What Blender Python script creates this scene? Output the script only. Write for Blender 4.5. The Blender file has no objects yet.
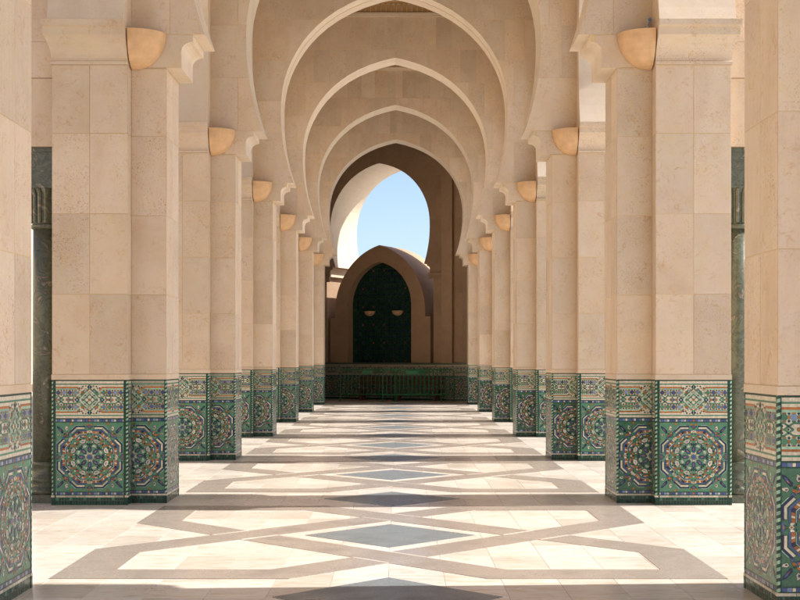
import bpy, math, random
from mathutils import Vector
random.seed(11)
R = math.radians
scene = bpy.context.scene
COL = scene.collection

# ------------------------------------------------------------------ camera
cam_d = bpy.data.cameras.new('camera')
cam = bpy.data.objects.new('camera', cam_d); COL.objects.link(cam)
cam.location = (0.07, 0.0, 1.61)
cam.rotation_euler = (R(90), 0, 0)
cam_d.sensor_width = 36.0
cam_d.lens = 58.5
cam_d.shift_x = 0.0025
cam_d.shift_y = 0.0725
cam_d.clip_start = 0.05
cam_d.clip_end = 3000
scene.camera = cam

# ------------------------------------------------------------------ sky and sun
SUN_EL, SUN_AZ = R(44.0), R(3.0)          # azimuth measured from +X towards +Y
sdir = Vector((math.cos(SUN_EL)*math.cos(SUN_AZ), math.cos(SUN_EL)*math.sin(SUN_AZ), math.sin(SUN_EL)))
world = bpy.data.worlds.new('World'); scene.world = world; world.use_nodes = True
wn = world.node_tree; wn.nodes.clear()
sky = wn.nodes.new('ShaderNodeTexSky'); sky.sky_type = 'NISHITA'; sky.sun_disc = False
sky.sun_elevation = SUN_EL
sky.sun_rotation = R(90) - SUN_AZ         # rotation 0 = +Y, clockwise to +X
sky.altitude = 10; sky.air_density = 0.68; sky.dust_density = 1.5; sky.ozone_density = 1.0
bg = wn.nodes.new('ShaderNodeBackground'); bg.inputs['Strength'].default_value = 0.102
wo = wn.nodes.new('ShaderNodeOutputWorld')
wn.links.new(sky.outputs[0], bg.inputs[0]); wn.links.new(bg.outputs[0], wo.inputs[0])
sl = bpy.data.lights.new('sun', 'SUN'); sl.energy = 3.5; sl.angle = R(0.53); sl.color = (1.0, 0.975, 0.935)
sun = bpy.data.objects.new('sun', sl); COL.objects.link(sun)
sun.location = sdir*60
sun.rotation_euler = sdir.to_track_quat('Z', 'Y').to_euler()
vs = scene.view_settings
vs.view_transform = 'Standard'; vs.look = 'None'; vs.gamma = 1.0; vs.use_curve_mapping = False
vs.exposure = 1.2
scene.cycles.max_bounces = 10
scene.cycles.diffuse_bounces = 7
scene.cycles.use_denoising = True

# ------------------------------------------------------------------ materials
def new_mat(name):
    m = bpy.data.materials.new(name); m.use_nodes = True
    nt = m.node_tree
    b = nt.nodes['Principled BSDF']
    return m, nt, b
def N(nt, t, **kw):
    n = nt.nodes.new(t)
    for k, v in kw.items():
        if k in n.inputs: n.inputs[k].default_value = v
        else: setattr(n, k, v)
    return n
def ramp(nt, fac, stops):
    r = nt.nodes.new('ShaderNodeValToRGB')
    el = r.color_ramp.elements
    while len(el) < len(stops): el.new(0.5)
    for e, (p, c) in zip(el, stops):
        e.position = p; e.color = c if len(c) == 4 else (*c, 1)
    nt.links.new(fac, r.inputs[0])
    return r.outputs[0]
def mix(nt, a, b, fac, mode='MIX'):
    m = nt.nodes.new('ShaderNodeMix'); m.data_type = 'RGBA'; m.blend_type = mode
    L = nt.links
    for sock, v in ((m.inputs[6], a), (m.inputs[7], b), (m.inputs[0], fac)):
        if isinstance(v, (int, float)): sock.default_value = v
        elif isinstance(v, tuple): sock.default_value = (*v, 1) if len(v) == 3 else v
        else: L.new(v, sock)
    return m.outputs[2]
def mth(nt, op, a, b=None):
    m = nt.nodes.new('ShaderNodeMath'); m.operation = op
    for i, v in enumerate((a, b)):
        if v is None: continue
        if isinstance(v, (int, float)): m.inputs[i].default_value = v
        else: nt.links.new(v, m.inputs[i])
    return m.outputs[0]

def stone_mat(name, base, pink, yellow, rough=0.62, pits=1.0, per_object=True, bedding=.14):
    """travertine: cloudy tint, rusty pits, faint bedding, each slab its own shade"""
    m, nt, b = new_mat(name); L = nt.links
    geo = N(nt, 'ShaderNodeNewGeometry'); info = N(nt, 'ShaderNodeObjectInfo')
    off = N(nt, 'ShaderNodeVectorMath', operation='SCALE'); off.inputs[0].default_value = (37.0, 91.0, 53.0)
    if per_object: L.new(info.outputs['Random'], off.inputs['Scale'])
    else: off.inputs['Scale'].default_value = 0.3
    pos = N(nt, 'ShaderNodeVectorMath', operation='ADD')
    L.new(geo.outputs['Position'], pos.inputs[0]); L.new(off.outputs[0], pos.inputs[1])
    P = pos.outputs[0]
    def noise(scale, detail=4, rough=.55, vec=P, dist=0.0):
        n = N(nt, 'ShaderNodeTexNoise'); n.inputs['Scale'].default_value = scale
        n.inputs['Detail'].default_value = detail; n.inputs['Roughness'].default_value = rough
        n.inputs['Distortion'].default_value = dist
        L.new(vec, n.inputs['Vector']); return n.outputs[0]
    cloud = noise(2.2, 5, .6, dist=.6)
    c1 = mix(nt, base, pink, ramp(nt, cloud, [(.38, (0,0,0)), (.66, (1,1,1))]))
    cloud2 = noise(4.7, 6, .65, dist=1.2)
    c2 = mix(nt, c1, yellow, ramp(nt, cloud2, [(.50, (0,0,0)), (.74, (.8,.8,.8))]))
    # bedding streaks
    mp = N(nt, 'ShaderNodeMapping'); mp.inputs['Scale'].default_value = (2.0, 10.0, .7)
    L.new(P, mp.inputs['Vector'])
    bed = noise(2.4, 5, .6, mp.outputs[0])
    c3 = mix(nt, c2, (0.80, 0.80, 0.80), ramp(nt, bed, [(.42, (0,0,0)), (.75, (bedding,)*3)]))
    blot = noise(1.3, 6, .62, dist=.8)
    c3 = mix(nt, c3, ramp(nt, blot, [(.30, (.91,.885,.86)), (.5, (1,1,1)), (.72, (1.05,1.045,1.035))]), 1.0, 'MULTIPLY')
    # pits
    zone = ramp(nt, noise(3.1, 3, .6), [(.36, (.1,.1,.1)), (.62, (1,1,1))])
    pit = ramp(nt, noise(66, 4, .75), [(.565, (0,0,0)), (.65, (1,1,1))])
    pf = mix(nt, (0,0,0), pit, zone)
    stain = ramp(nt, noise(11, 7, .72, dist=1.5), [(.53, (0,0,0)), (.70, (1,1,1))])
    c3 = mix(nt, c3, (base[0]*.80, base[1]*.62, base[2]*.42), mth(nt, 'MULTIPLY', mix(nt, (0,0,0), stain, zone), .95*pits))
    rust = (base[0]*.46, base[1]*.33, base[2]*.22)
    pfac = mth(nt, 'MULTIPLY', pf, .95*pits)
    if per_object:
        wn2 = N(nt, 'ShaderNodeTexWhiteNoise', noise_dimensions='1D'); L.new(mth(nt, 'ADD', info.outputs['Random'], 7.31), wn2.inputs['W'])
        pfac = mth(nt, 'MULTIPLY', pfac, ramp(nt, wn2.outputs['Value'], [(.15, (.12,.12,.12)), (.9, (1,1,1))]))
    c4 = mix(nt, c3, rust, pfac)
    # whole slab tint
    if per_object:
        wn1 = N(nt, 'ShaderNodeTexWhiteNoise', noise_dimensions='1D'); L.new(info.outputs['Random'], wn1.inputs['W'])
        tint = ramp(nt, wn1.outputs['Value'], [(0, (.885,.865,.835)), (.3, (.965,.96,.95)), (.5, (1.0,.985,.985)), (.75, (1.0,.95,.895)), (1, (1.06,1.05,1.05))])
        c4 = mix(nt, c4, tint, 1.0, 'MULTIPLY')
    L.new(c4, b.inputs['Base Color'])
    rr = N(nt, 'ShaderNodeMapRange'); rr.inputs['To Min'].default_value = rough-.1; rr.inputs['To Max'].default_value = rough+.12
    L.new(cloud2, rr.inputs[0]); L.new(rr.outputs[0], b.inputs['Roughness'])
    b.inputs['Specular IOR Level'].default_value = .35
    bp = N(nt, 'ShaderNodeBump'); bp.inputs['Strength'].default_value = .35; bp.inputs['Distance'].default_value = .004
    inv = mth(nt, 'MULTIPLY', pf, -1.0)
    fine = noise(140, 2, .5)
    hgt = mth(nt, 'ADD', inv, mth(nt, 'MULTIPLY', fine, .25))
    L.new(hgt, bp.inputs['Height']); L.new(bp.outputs[0], b.inputs['Normal'])
    return m
STONE = stone_mat('travertine', (.650,.535,.390), (.645,.505,.378), (.66,.510,.310))
SOFFIT = stone_mat('travertine_dressed', (.68,.585,.455), (.675,.565,.44), (.68,.56,.39), pits=.35)
MORTAR = stone_mat('mortar', (.66,.51,.30), (.66,.50,.29), (.68,.51,.27), pits=.3)
SHADED_STONE = stone_mat('shaded_gate_stone', (.44,.31,.205), (.42,.29,.19), (.46,.31,.17), bedding=0.0)  # travertine browned and darkened to paint in the shade on the gate
CARVED = stone_mat('carved_cedar', (.62,.41,.17), (.64,.43,.19), (.58,.36,.13), pits=.6)

FARWALL = stone_mat('far_limestone', (.62,.50,.36), (.62,.48,.34), (.62,.49,.33), pits=.3, per_object=False)

def plain(name, col, rough=.5, metal=0, var=.12, scale=30, spec=.5, bump=0):
    m, nt, b = new_mat(name); L = nt.links
    geo = N(nt, 'ShaderNodeNewGeometry')
    n = N(nt, 'ShaderNodeTexNoise'); n.inputs['Scale'].default_value = scale; n.inputs['Detail'].default_value = 4
    L.new(geo.outputs['Position'], n.inputs['Vector'])
    lo = tuple(c*(1-var) for c in col); hi = tuple(min(1, c*(1+var)) for c in col)
    L.new(ramp(nt, n.outputs[0], [(.3, lo), (.7, hi)]), b.inputs['Base Color'])
    b.inputs['Roughness'].default_value = rough; b.inputs['Metallic'].default_value = metal
    b.inputs['Specular IOR Level'].default_value = spec
    if bump:
        bp = N(nt, 'ShaderNodeBump'); bp.inputs['Strength'].default_value = bump; bp.inputs['Distance'].default_value = .003
        L.new(n.outputs[0], bp.inputs['Height']); L.new(bp.outputs[0], b.inputs['Normal'])
    return m
TERRA = plain('terracotta', (.66,.42,.225), .75, var=.10, scale=9, spec=.3)
# glazed mosaic colours
def glaze(name, col):
    m = plain('glaze_'+name, col, rough=.22, var=.20, scale=55, spec=.38, bump=.25)
    nt = m.node_tree; b = nt.nodes['Principled BSDF']; geo = nt.nodes.new('ShaderNodeNewGeometry')   # every cut piece fires a little differently
    src = b.inputs['Base Color'].links[0].from_socket
    tint = ramp(nt, geo.outputs['Random Per Island'], [(0, (.62,.66,.64)), (.5, (1,1,1)), (1, (1.28,1.24,1.22))])
    nt.links.new(mix(nt, src, tint, 1.0, 'MULTIPLY'), b.inputs['Base Color'])
    nt.links.new(ramp(nt, geo.outputs['Random Per Island'], [(0, (.12,.12,.12)), (1, (.34,.34,.34))]), b.inputs['Roughness'])
    return m
GLAZE = [glaze('green', (.072,.190,.112)), glaze('cream', (.55,.49,.375)), glaze('blue', (.055,.082,.21)),
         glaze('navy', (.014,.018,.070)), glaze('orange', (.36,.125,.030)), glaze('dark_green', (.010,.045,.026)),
         glaze('sky_blue', (.16,.22,.36)), glaze('pale_green', (.27,.43,.31)), glaze('grout', (.10,.14,.095))]
GREEN, CREAM, BLUE, NAVY, ORANGE, DGREEN, SKYB, PGREEN, GROUT = range(9)

def marble_tile_mat():
    m, nt, b = new_mat('floor_marble'); L = nt.links
    geo = N(nt, 'ShaderNodeNewGeometry')
    sc = N(nt, 'ShaderNodeVectorMath', operation='DIVIDE'); sc.inputs[1].default_value = (.41, .611, 1)
    sh = N(nt, 'ShaderNodeVectorMath', operation='ADD'); sh.inputs[1].default_value = (0, -8.72+61.1, 5.0)
    L.new(geo.outputs['Position'], sh.inputs[0]); L.new(sh.outputs[0], sc.inputs[0])
    fl = N(nt, 'ShaderNodeVectorMath', operation='FLOOR'); L.new(sc.outputs[0], fl.inputs[0])
    wn1 = N(nt, 'ShaderNodeTexWhiteNoise', noise_dimensions='2D'); L.new(fl.outputs[0], wn1.inputs['Vector'])
    off = N(nt, 'ShaderNodeVectorMath', operation='SCALE'); L.new(wn1.outputs['Color'], off.inputs[0]); off.inputs['Scale'].default_value = 40
    pos = N(nt, 'ShaderNodeVectorMath', operation='ADD'); L.new(geo.outputs['Position'], pos.inputs[0]); L.new(off.outputs[0], pos.inputs[1])
    n1 = N(nt, 'ShaderNodeTexNoise'); n1.inputs['Scale'].default_value = 3.2; n1.inputs['Detail'].default_value = 7; n1.inputs['Roughness'].default_value = .62; n1.inputs['Distortion'].default_value = 1.4
    mp = N(nt, 'ShaderNodeMapping'); mp.inputs['Scale'].default_value = (1.0, 2.6, 1.0); mp.inputs['Rotation'].default_value = (0, 0, .25)
    L.new(pos.outputs[0], mp.inputs['Vector']); L.new(mp.outputs[0], n1.inputs['Vector'])
    col = ramp(nt, n1.outputs[0], [(.25, (.73,.675,.595)), (.48, (.70,.64,.56)), (.60, (.66,.565,.455)), (.74, (.56,.43,.31))])
    tint = ramp(nt, wn1.outputs['Value'], [(0, (.86,.83,.80)), (.5, (1,.985,.97)), (1, (1.08,1.07,1.06))])
    c = mix(nt, col, tint, 1.0, 'MULTIPLY')
    # scuffs and dirt
    n2 = N(nt, 'ShaderNodeTexNoise'); n2.inputs['Scale'].default_value = .9; n2.inputs['Detail'].default_value = 8; n2.inputs['Roughness'].default_value = .7
    L.new(geo.outputs['Position'], n2.inputs['Vector'])
    c = mix(nt, c, (.42,.33,.25), mth(nt, 'MULTIPLY', ramp(nt, n2.outputs[0], [(.5, (0,0,0)), (.72, (1,1,1))]), .25))
    L.new(c, b.inputs['Base Color'])
    L.new(ramp(nt, n2.outputs[0], [(.3, (.13,.13,.13)), (.7, (.32,.32,.32))]), b.inputs['Roughness'])
    b.inputs['Specular IOR Level'].default_value = .4
    return m
MARBLE = marble_tile_mat()
def granite(name, a, c, rough, sc=150):
    m, nt, b = new_mat(name); L = nt.links
    geo = N(nt, 'ShaderNodeNewGeometry')
    n = N(nt, 'ShaderNodeTexNoise'); n.inputs['Scale'].default_value = sc; n.inputs['Detail'].default_value = 3; n.inputs['Roughness'].default_value = .8
    L.new(geo.outputs['Position'], n.inputs['Vector'])
    n2 = N(nt, 'ShaderNodeTexNoise'); n2.inputs['Scale'].default_value = 2.5; n2.inputs['Detail'].default_value = 6
    L.new(geo.outputs['Position'], n2.inputs['Vector'])
    c1 = ramp(nt, n.outputs[0], [(.36, a), (.62, c)])
    c2 = mix(nt, c1, tuple(v*.72 for v in a), mth(nt, 'MULTIPLY', ramp(nt, n2.outputs[0], [(.45, (0,0,0)), (.7, (1,1,1))]), .5))
    L.new(c2, b.inputs['Base Color'])
    L.new(ramp(nt, n2.outputs[0], [(.3, (rough-.06,)*3), (.7, (rough+.12,)*3)]), b.inputs['Roughness'])
    b.inputs['Specular IOR Level'].default_value = .4
    return m
GRANITE = granite('floor_granite', (.245,.198,.160), (.43,.365,.305), .24)
SLATE = granite('floor_slate', (.135,.15,.152), (.25,.265,.262), .30, 60)
FLOORGROUT = plain('floor_grout', (.56,.48,.39), .8)
PAVING = None
def paving_mat():
    m, nt, b = new_mat('plaza_paving'); L = nt.links
    geo = N(nt, 'ShaderNodeNewGeometry')
    br = N(nt, 'ShaderNodeTexBrick'); br.offset = .0
    br.inputs['Scale'].default_value = 1.0; br.inputs['Mortar Size'].default_value = .008
    br.inputs['Brick Width'].default_value = .82; br.inputs['Row Height'].default_value = .611
    br.inputs['Color1'].default_value = (.66,.61,.54,1); br.inputs['Color2'].default_value = (.70,.66,.59,1); br.inputs['Mortar'].default_value = (.34,.29,.23,1)
    L.new(geo.outputs['Position'], br.inputs['Vector'])
    n = N(nt, 'ShaderNodeTexNoise'); n.inputs['Scale'].default_value = .7; n.inputs['Detail'].default_value = 8
    L.new(geo.outputs['Position'], n.inputs['Vector'])
    L.new(mix(nt, br.outputs[0], (.40,.33,.26), mth(nt, 'MULTIPLY', n.outputs[0], .35)), b.inputs['Base Color'])
    b.inputs['Roughness'].default_value = .55
    return m
PAVING = paving_mat()
def green_marble():
    m, nt, b = new_mat('green_marble'); L = nt.links
    geo = N(nt, 'ShaderNodeNewGeometry')
    n = N(nt, 'ShaderNodeTexNoise'); n.inputs['Scale'].default_value = 4.5; n.inputs['Detail'].default_value = 9; n.inputs['Roughness'].default_value = .68; n.inputs['Distortion'].default_value = 2.2
    L.new(geo.outputs['Position'], n.inputs['Vector'])
    c = ramp(nt, n.outputs[0], [(.3, (.04,.045,.03)), (.44, (.14,.145,.095)), (.54, (.07,.078,.05)), (.62, (.22,.18,.125)), (.70, (.36,.36,.29))])
    L.new(c, b.inputs['Base Color']); b.inputs['Roughness'].default_value = .28
    return m
GMARBLE = green_marble()
BARRIER = plain('barrier_green_paint', (.012,.15,.045), .42, var=.25, scale=14)
PLATE = plain('barrier_plate_paint', (.010,.30,.08), .45, var=.2, scale=20)
DARKWOOD = plain('dark_red_wood', (.10,.035,.022), .6, var=.4, scale=12)
CEIL = plain('painted_ceiling', (.17,.105,.055), .6, var=.25, scale=3)
BULB = plain('grey_metal_fitting', (.42,.40,.38), .5)
BLUECAP = plain('blue_lens', (.08,.22,.45), .25)

# ------------------------------------------------------------------ object helpers
def mesh(name, verts, faces, mats, idx=None, smooth=False):
    me = bpy.data.meshes.new(name)
    me.from_pydata(verts, [], faces)
    for m in mats: me.materials.append(m)
    if idx: me.polygons.foreach_set('material_index', idx)
    if smooth: me.polygons.foreach_set('use_smooth', [True]*len(faces))
    me.update()
    return me
def obj(name, me, parent=None, loc=(0,0,0), rz=0.0):
    o = bpy.data.objects.new(name, me); COL.objects.link(o)
    o.location = loc; o.rotation_euler = (0, 0, rz)
    if parent is not None: o.parent = parent
    return o
def thing(name, label, cat, loc=(0,0,0), rz=0.0, group=None):
    o = obj(name, None, None, loc, rz); o.empty_display_size = .2
    return tag(o, label, cat, group)
def tag(o, label=None, cat=None, group=None, kind=None):
    if label: o['label'] = label
    if cat: o['category'] = cat
    if group: o['group'] = group
    if kind: o['kind'] = kind
    return o

class MB:
    """collects polygons of one part"""
    def __init__(s): s.v = []; s.f = []; s.i = []
    def poly(s, pts, mi=0):
        k = len(s.v); s.v += [tuple(p) for p in pts]; s.f.append(tuple(range(k, k+len(pts)))); s.i.append(mi)
    def box(s, x0, x1, y0, y1, z0, z1, mi=0):
        k = len(s.v)
        s.v += [(x0,y0,z0),(x1,y0,z0),(x1,y1,z0),(x0,y1,z0),(x0,y0,z1),(x1,y0,z1),(x1,y1,z1),(x0,y1,z1)]
        for q in ((0,3,2,1),(4,5,6,7),(0,1,5,4),(1,2,6,5),(2,3,7,6),(3,0,4,7)):
            s.f.append(tuple(k+a for a in q)); s.i.append(mi)
    def prism(s, pts, z0, z1, mi=0):          # pts counter-clockwise in plan
        n = len(pts); k = len(s.v)
        s.v += [(x,y,z0) for x,y in pts] + [(x,y,z1) for x,y in pts]
        s.f.append(tuple(k+n+a for a in range(n))); s.i.append(mi)
        s.f.append(tuple(k+a for a in reversed(range(n)))); s.i.append(mi)
        for a in range(n):
            c = (a+1) % n
            s.f.append((k+a, k+c, k+n+c, k+n+a)); s.i.append(mi)
    def tube(s, path, r, n=8, mi=0, cap=True):
        rings = []
        for j, p in enumerate(path):
            p = Vector(p)
            a = Vector(path[max(j-1,0)]); c = Vector(path[min(j+1,len(path)-1)])
            d = (c-a).normalized()
            up = Vector((0,0,1)) if abs(d.z) < .9 else Vector((1,0,0))
            u = d.cross(up).normalized(); w = d.cross(u).normalized()
            k = len(s.v); rings.append(k)
            for q in range(n):
                t = 2*math.pi*q/n
                s.v.append(tuple(p + u*math.cos(t)*r + w*math.sin(t)*r))
        for a, c in zip(rings, rings[1:]):
            for q in range(n):
                t = (q+1) % n
                s.f.append((a+q, a+t, c+t, c+q)); s.i.append(mi)
        if cap:
            s.f.append(tuple(rings[0]+q for q in range(n))); s.i.append(mi)
            s.f.append(tuple(rings[-1]+q for q in reversed(range(n)))); s.i.append(mi)
    def lathe(s, prof, n=24, mi=0):
        rings = []
        for r, z in prof:
            k = len(s.v); rings.append(k)
            s.v += [(r*math.cos(2*math.pi*q/n), r*math.sin(2*math.pi*q/n), z) for q in range(n)]
        for a, c in zip(rings, rings[1:]):
            for q in range(n):
                t = (q+1) % n
                s.f.append((a+q, a+t, c+t, c+q)); s.i.append(mi)
        s.f.append(tuple(rings[0]+q for q in reversed(range(n)))); s.i.append(mi)
        s.f.append(tuple(rings[-1]+q for q in range(n))); s.i.append(mi)
    def me(s, name, mats, smooth=False):
        if not isinstance(mats, (list, tuple)): mats = [mats]
        return mesh(name, s.v, s.f, mats, s.i, smooth)

TH = .0035                                    # slab thickness
_slabs = {}
def slab_mesh(w, h, mat=None):
    """facing slab in the XZ plane, back at y=0, chamfered front at y=-TH, lower left corner at the origin"""
    mat = mat or STONE
    key = (round(w, 3), round(h, 3), mat.name)
    if key in _slabs: return _slabs[key]
    g, c = .0036, .0010
    x0, x1, z0, z1 = g, w-g, g, h-g
    v = [(x0,0,z0),(x1,0,z0),(x1,0,z1),(x0,0,z1),
         (x0,-TH+c,z0),(x1,-TH+c,z0),(x1,-TH+c,z1),(x0,-TH+c,z1),
         (x0+c,-TH,z0+c),(x1-c,-TH,z0+c),(x1-c,-TH,z1-c),(x0+c,-TH,z1-c)]
    f = []
    for a, b2 in ((0,4),(4,8)):
        for q in range(4):
            t = (q+1) % 4; f.append((a+q, a+t, b2+t, b2+q))
    f.append((8,9,10,11))
    me = mesh('slab', v, f, [mat]); _slabs[key] = me
    return me
def put_slab(parent, w, h, loc, rz, jit=True, mat=None):
    x, y, z = loc
    if jit:
        d = random.uniform(-.0012, .0012)
        x += math.sin(rz)*d; y -= math.cos(rz)*d
    return obj('slab', slab_mesh(w, h, mat), parent, (x, y, z), rz)

# ------------------------------------------------------------------ arch profile (half opening width against height)
def arch_poly(scale=1.0, spring_z=5.20, half_spring=2.075, hmax=2.33, zc=6.62, cc=.15, r=2.48, corbel=True, base_half=2.5, n=22):
    """points (x, z) from the bottom of the corbel to the apex"""
    pts = []
    if corbel:
        pts += [(base_half, 4.829), (2.335, 4.829), (2.335, 5.017)]
        for k in range(1, 6):
            t = R(90)*k/5
            pts.append((2.335 - .128*(1-math.cos(t)), 5.017 + .103*math.sin(t)))
        pts += [(2.207, 5.20), (half_spring, 5.20)]
    else:
        pts.append((half_spring, spring_z))
    for k in range(1, 9):
        z = spring_z + (zc-spring_z)*k/8
        pts.append((hmax - (hmax-half_spring)*((zc-z)/(zc-spring_z))**2, z))
    for hx, dz in ((2.327,.20),(2.316,.36),(2.292,.53),(2.252,.71),(2.193,.90),(2.115,1.08),(2.01,1.275),(1.89,1.46),(1.75,1.635),(1.59,1.80),(1.41,1.955),(1.19,2.11),(.93,2.255),(.64,2.38),(.33,2.48),(.13,2.53),(0,2.555)):
        pts.append((hx*hmax/2.33, zc + dz*hmax/2.33))
    if pts[-1][0] < 1e-4: pts[-1] = (0.0, pts[-1][1])
    return [(x*scale, z) for x, z in pts]

def wall_with_arch(mb, prof, outer, ztop, y0, y1, mi=0, mi_soffit=1, sides=True, under=True):
    """solid wall between x=-outer..outer above the profile, opening cut out, between y0 and y1 (front, back)"""
    zb = prof[0][1]
    for s in (1, -1):
        P = [(s*x, z) for x, z in prof]
        for (xa, za), (xb, zbb) in zip(P, P[1:]):
            # soffit
            q = [(xa,y0,za),(xb,y0,zbb),(xb,y1,zbb),(xa,y1,za)]
            mb.poly(q if s > 0 else q[::-1], mi_soffit)
            if abs(zbb-za) > 1e-6:
                for y, flip in ((y0, False), (y1, True)):
                    q = [(xa,y,za),(s*outer,y,za),(s*outer,y,zbb),(xb,y,zbb)]
                    if (s < 0) != flip: q = q[::-1]
                    mb.poly(q, mi)
        za = prof[-1][1]
        for y, flip in ((y0, False), (y1, True)):
            q = [(0,y,za),(s*outer,y,za),(s*outer,y,ztop),(0,y,ztop)]
            if (s < 0) != flip: q = q[::-1]
            mb.poly(q, mi)
        if sides:
            q = [(s*outer,y0,zb),(s*outer,y1,zb),(s*outer,y1,ztop),(s*outer,y0,ztop)]
            mb.poly(q if s > 0 else q[::-1], mi)
        if under and outer > prof[0][0] + 1e-4:
            q = [(s*prof[0][0],y0,zb),(s*outer,y0,zb),(s*outer,y1,zb),(s*prof[0][0],y1,zb)]
            mb.poly(q[::-1] if s > 0 else q, mi)
        q = [(0,y0,ztop),(s*outer,y0,ztop),(s*outer,y1,ztop),(0,y1,ztop)]
        mb.poly(q if s > 0 else q[::-1], mi)

def interp(prof, z, after):
    best = None
    for (xa, za), (xb, zb) in zip(prof, prof[1:]):
        if za - 1e-9 <= z <= zb + 1e-9:
            if abs(zb-za) < 1e-9: x = xb if after else xa
            else: x = xa + (xb-xa)*(z-za)/(zb-za)
            best = x if (best is None or after) else best
            if not after and best is not None: return best
    if best is None: best = 0.0 if z > prof[-1][1] else prof[0][0]
    return best
def cell_poly(prof, x0, x1, z0, z1):
    """polygon of the cell that lies outside the opening; None if empty"""
    zt = prof[-1][1]
    path = [(interp(prof, z0, True), z0)]
    path += [(x, z) for x, z in prof if z0 + 1e-6 < z < z1 - 1e-6]
    path.append((interp(prof, z1, False), z1))
    if zt < z1: path = [p for p in path if p[1] <= zt] + [(0.0, zt), (0.0, z1)]
    if zt <= z0: path = [(0.0, z0), (0.0, z1)]
    fine = []
    for (xa, za), (xb, zb) in zip(path, path[1:]):
        fine.append((xa, za))
        for xc in (x0, x1):
            if (xa-xc)*(xb-xc) < 0:
                t = (xc-xa)/(xb-xa); fine.append((xc, za + (zb-za)*t))
    fine.append(path[-1])
    keep = [(max(x, x0), z) for x, z in fine if x <= x1 + 1e-9]
    if len(keep) < 2: return None
    if max(z for _, z in keep) - min(z for _, z in keep) < .02: return None
    left = keep
    out = list(left)
    zl, zh = left[0][1], left[-1][1]
    if out[-1][0] < x1 - 1e-6: out.append((x1, zh))
    if out[0][0] < x1 - 1e-6: out.append((x1, zl))
    res = []
    for p in out:
        if not res or (abs(p[0]-res[-1][0]) + abs(p[1]-res[-1][1])) > 1e-4: res.append(p)
    if len(res) > 2 and abs(res[0][0]-res[-1][0]) + abs(res[0][1]-res[-1][1]) < 1e-4: res.pop()
    if len(res) < 3: return None
    area = .5*sum(a[0]*b[1]-b[0]*a[1] for a, b in zip(res, res[1:]+res[:1]))
    if abs(area) < .004: return None
    return res
def poly_slab(parent, pts, s, y, mat=None):
    """slab from a polygon (x, z) on the plane y, thickness TH towards -y; s = side sign; None-safe"""
    p = [(s*x, z) for x, z in pts]
    ar = .5*sum(a[0]*b[1]-b[0]*a[1] for a, b in zip(p, p[1:]+p[:1]))
    if ar < 0: p = p[::-1]
    n = len(p)
    cx = sum(a for a, _ in p)/n; cz = sum(b for _, b in p)/n
    v = [(a-cx, -TH, b-cz) for a, b in p] + [(a-cx, 0, b-cz) for a, b in p]
    f = [tuple(range(n))]
    for q in range(n):
        t = (q+1) % n; f.append((q, q+n, t+n, t))
    me = mesh('slab', v, f, [mat or STONE])
    return obj('slab', me, parent, (cx, y + random.uniform(-.001, .001), cz))
def clad_arch_wall(parent, prof, outer, rows, y, cw=.41, g=.0036, mat=None):
    for s in (1, -1):
        for ri, (z0, z1) in enumerate(zip(rows, rows[1:])):
            x = 0.0
            cols = []
            if ri % 2 == 0: cols.append((0, cw*.5)); x = cw*.5
            while x < outer - 1e-6:
                w = cw*2 if random.random() < .28 else cw
                x2 = min(x+w, outer)
                if outer - x2 < .16: x2 = outer
                cols.append((x, x2)); x = x2
            for a, b2 in cols:
                gl = 0 if a == 0 and ri % 2 == 0 else g
                p = cell_poly(prof, a+gl, b2-g, z0+g, z1-g)
                if p: poly_slab(parent, p, s, y, mat)

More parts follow.
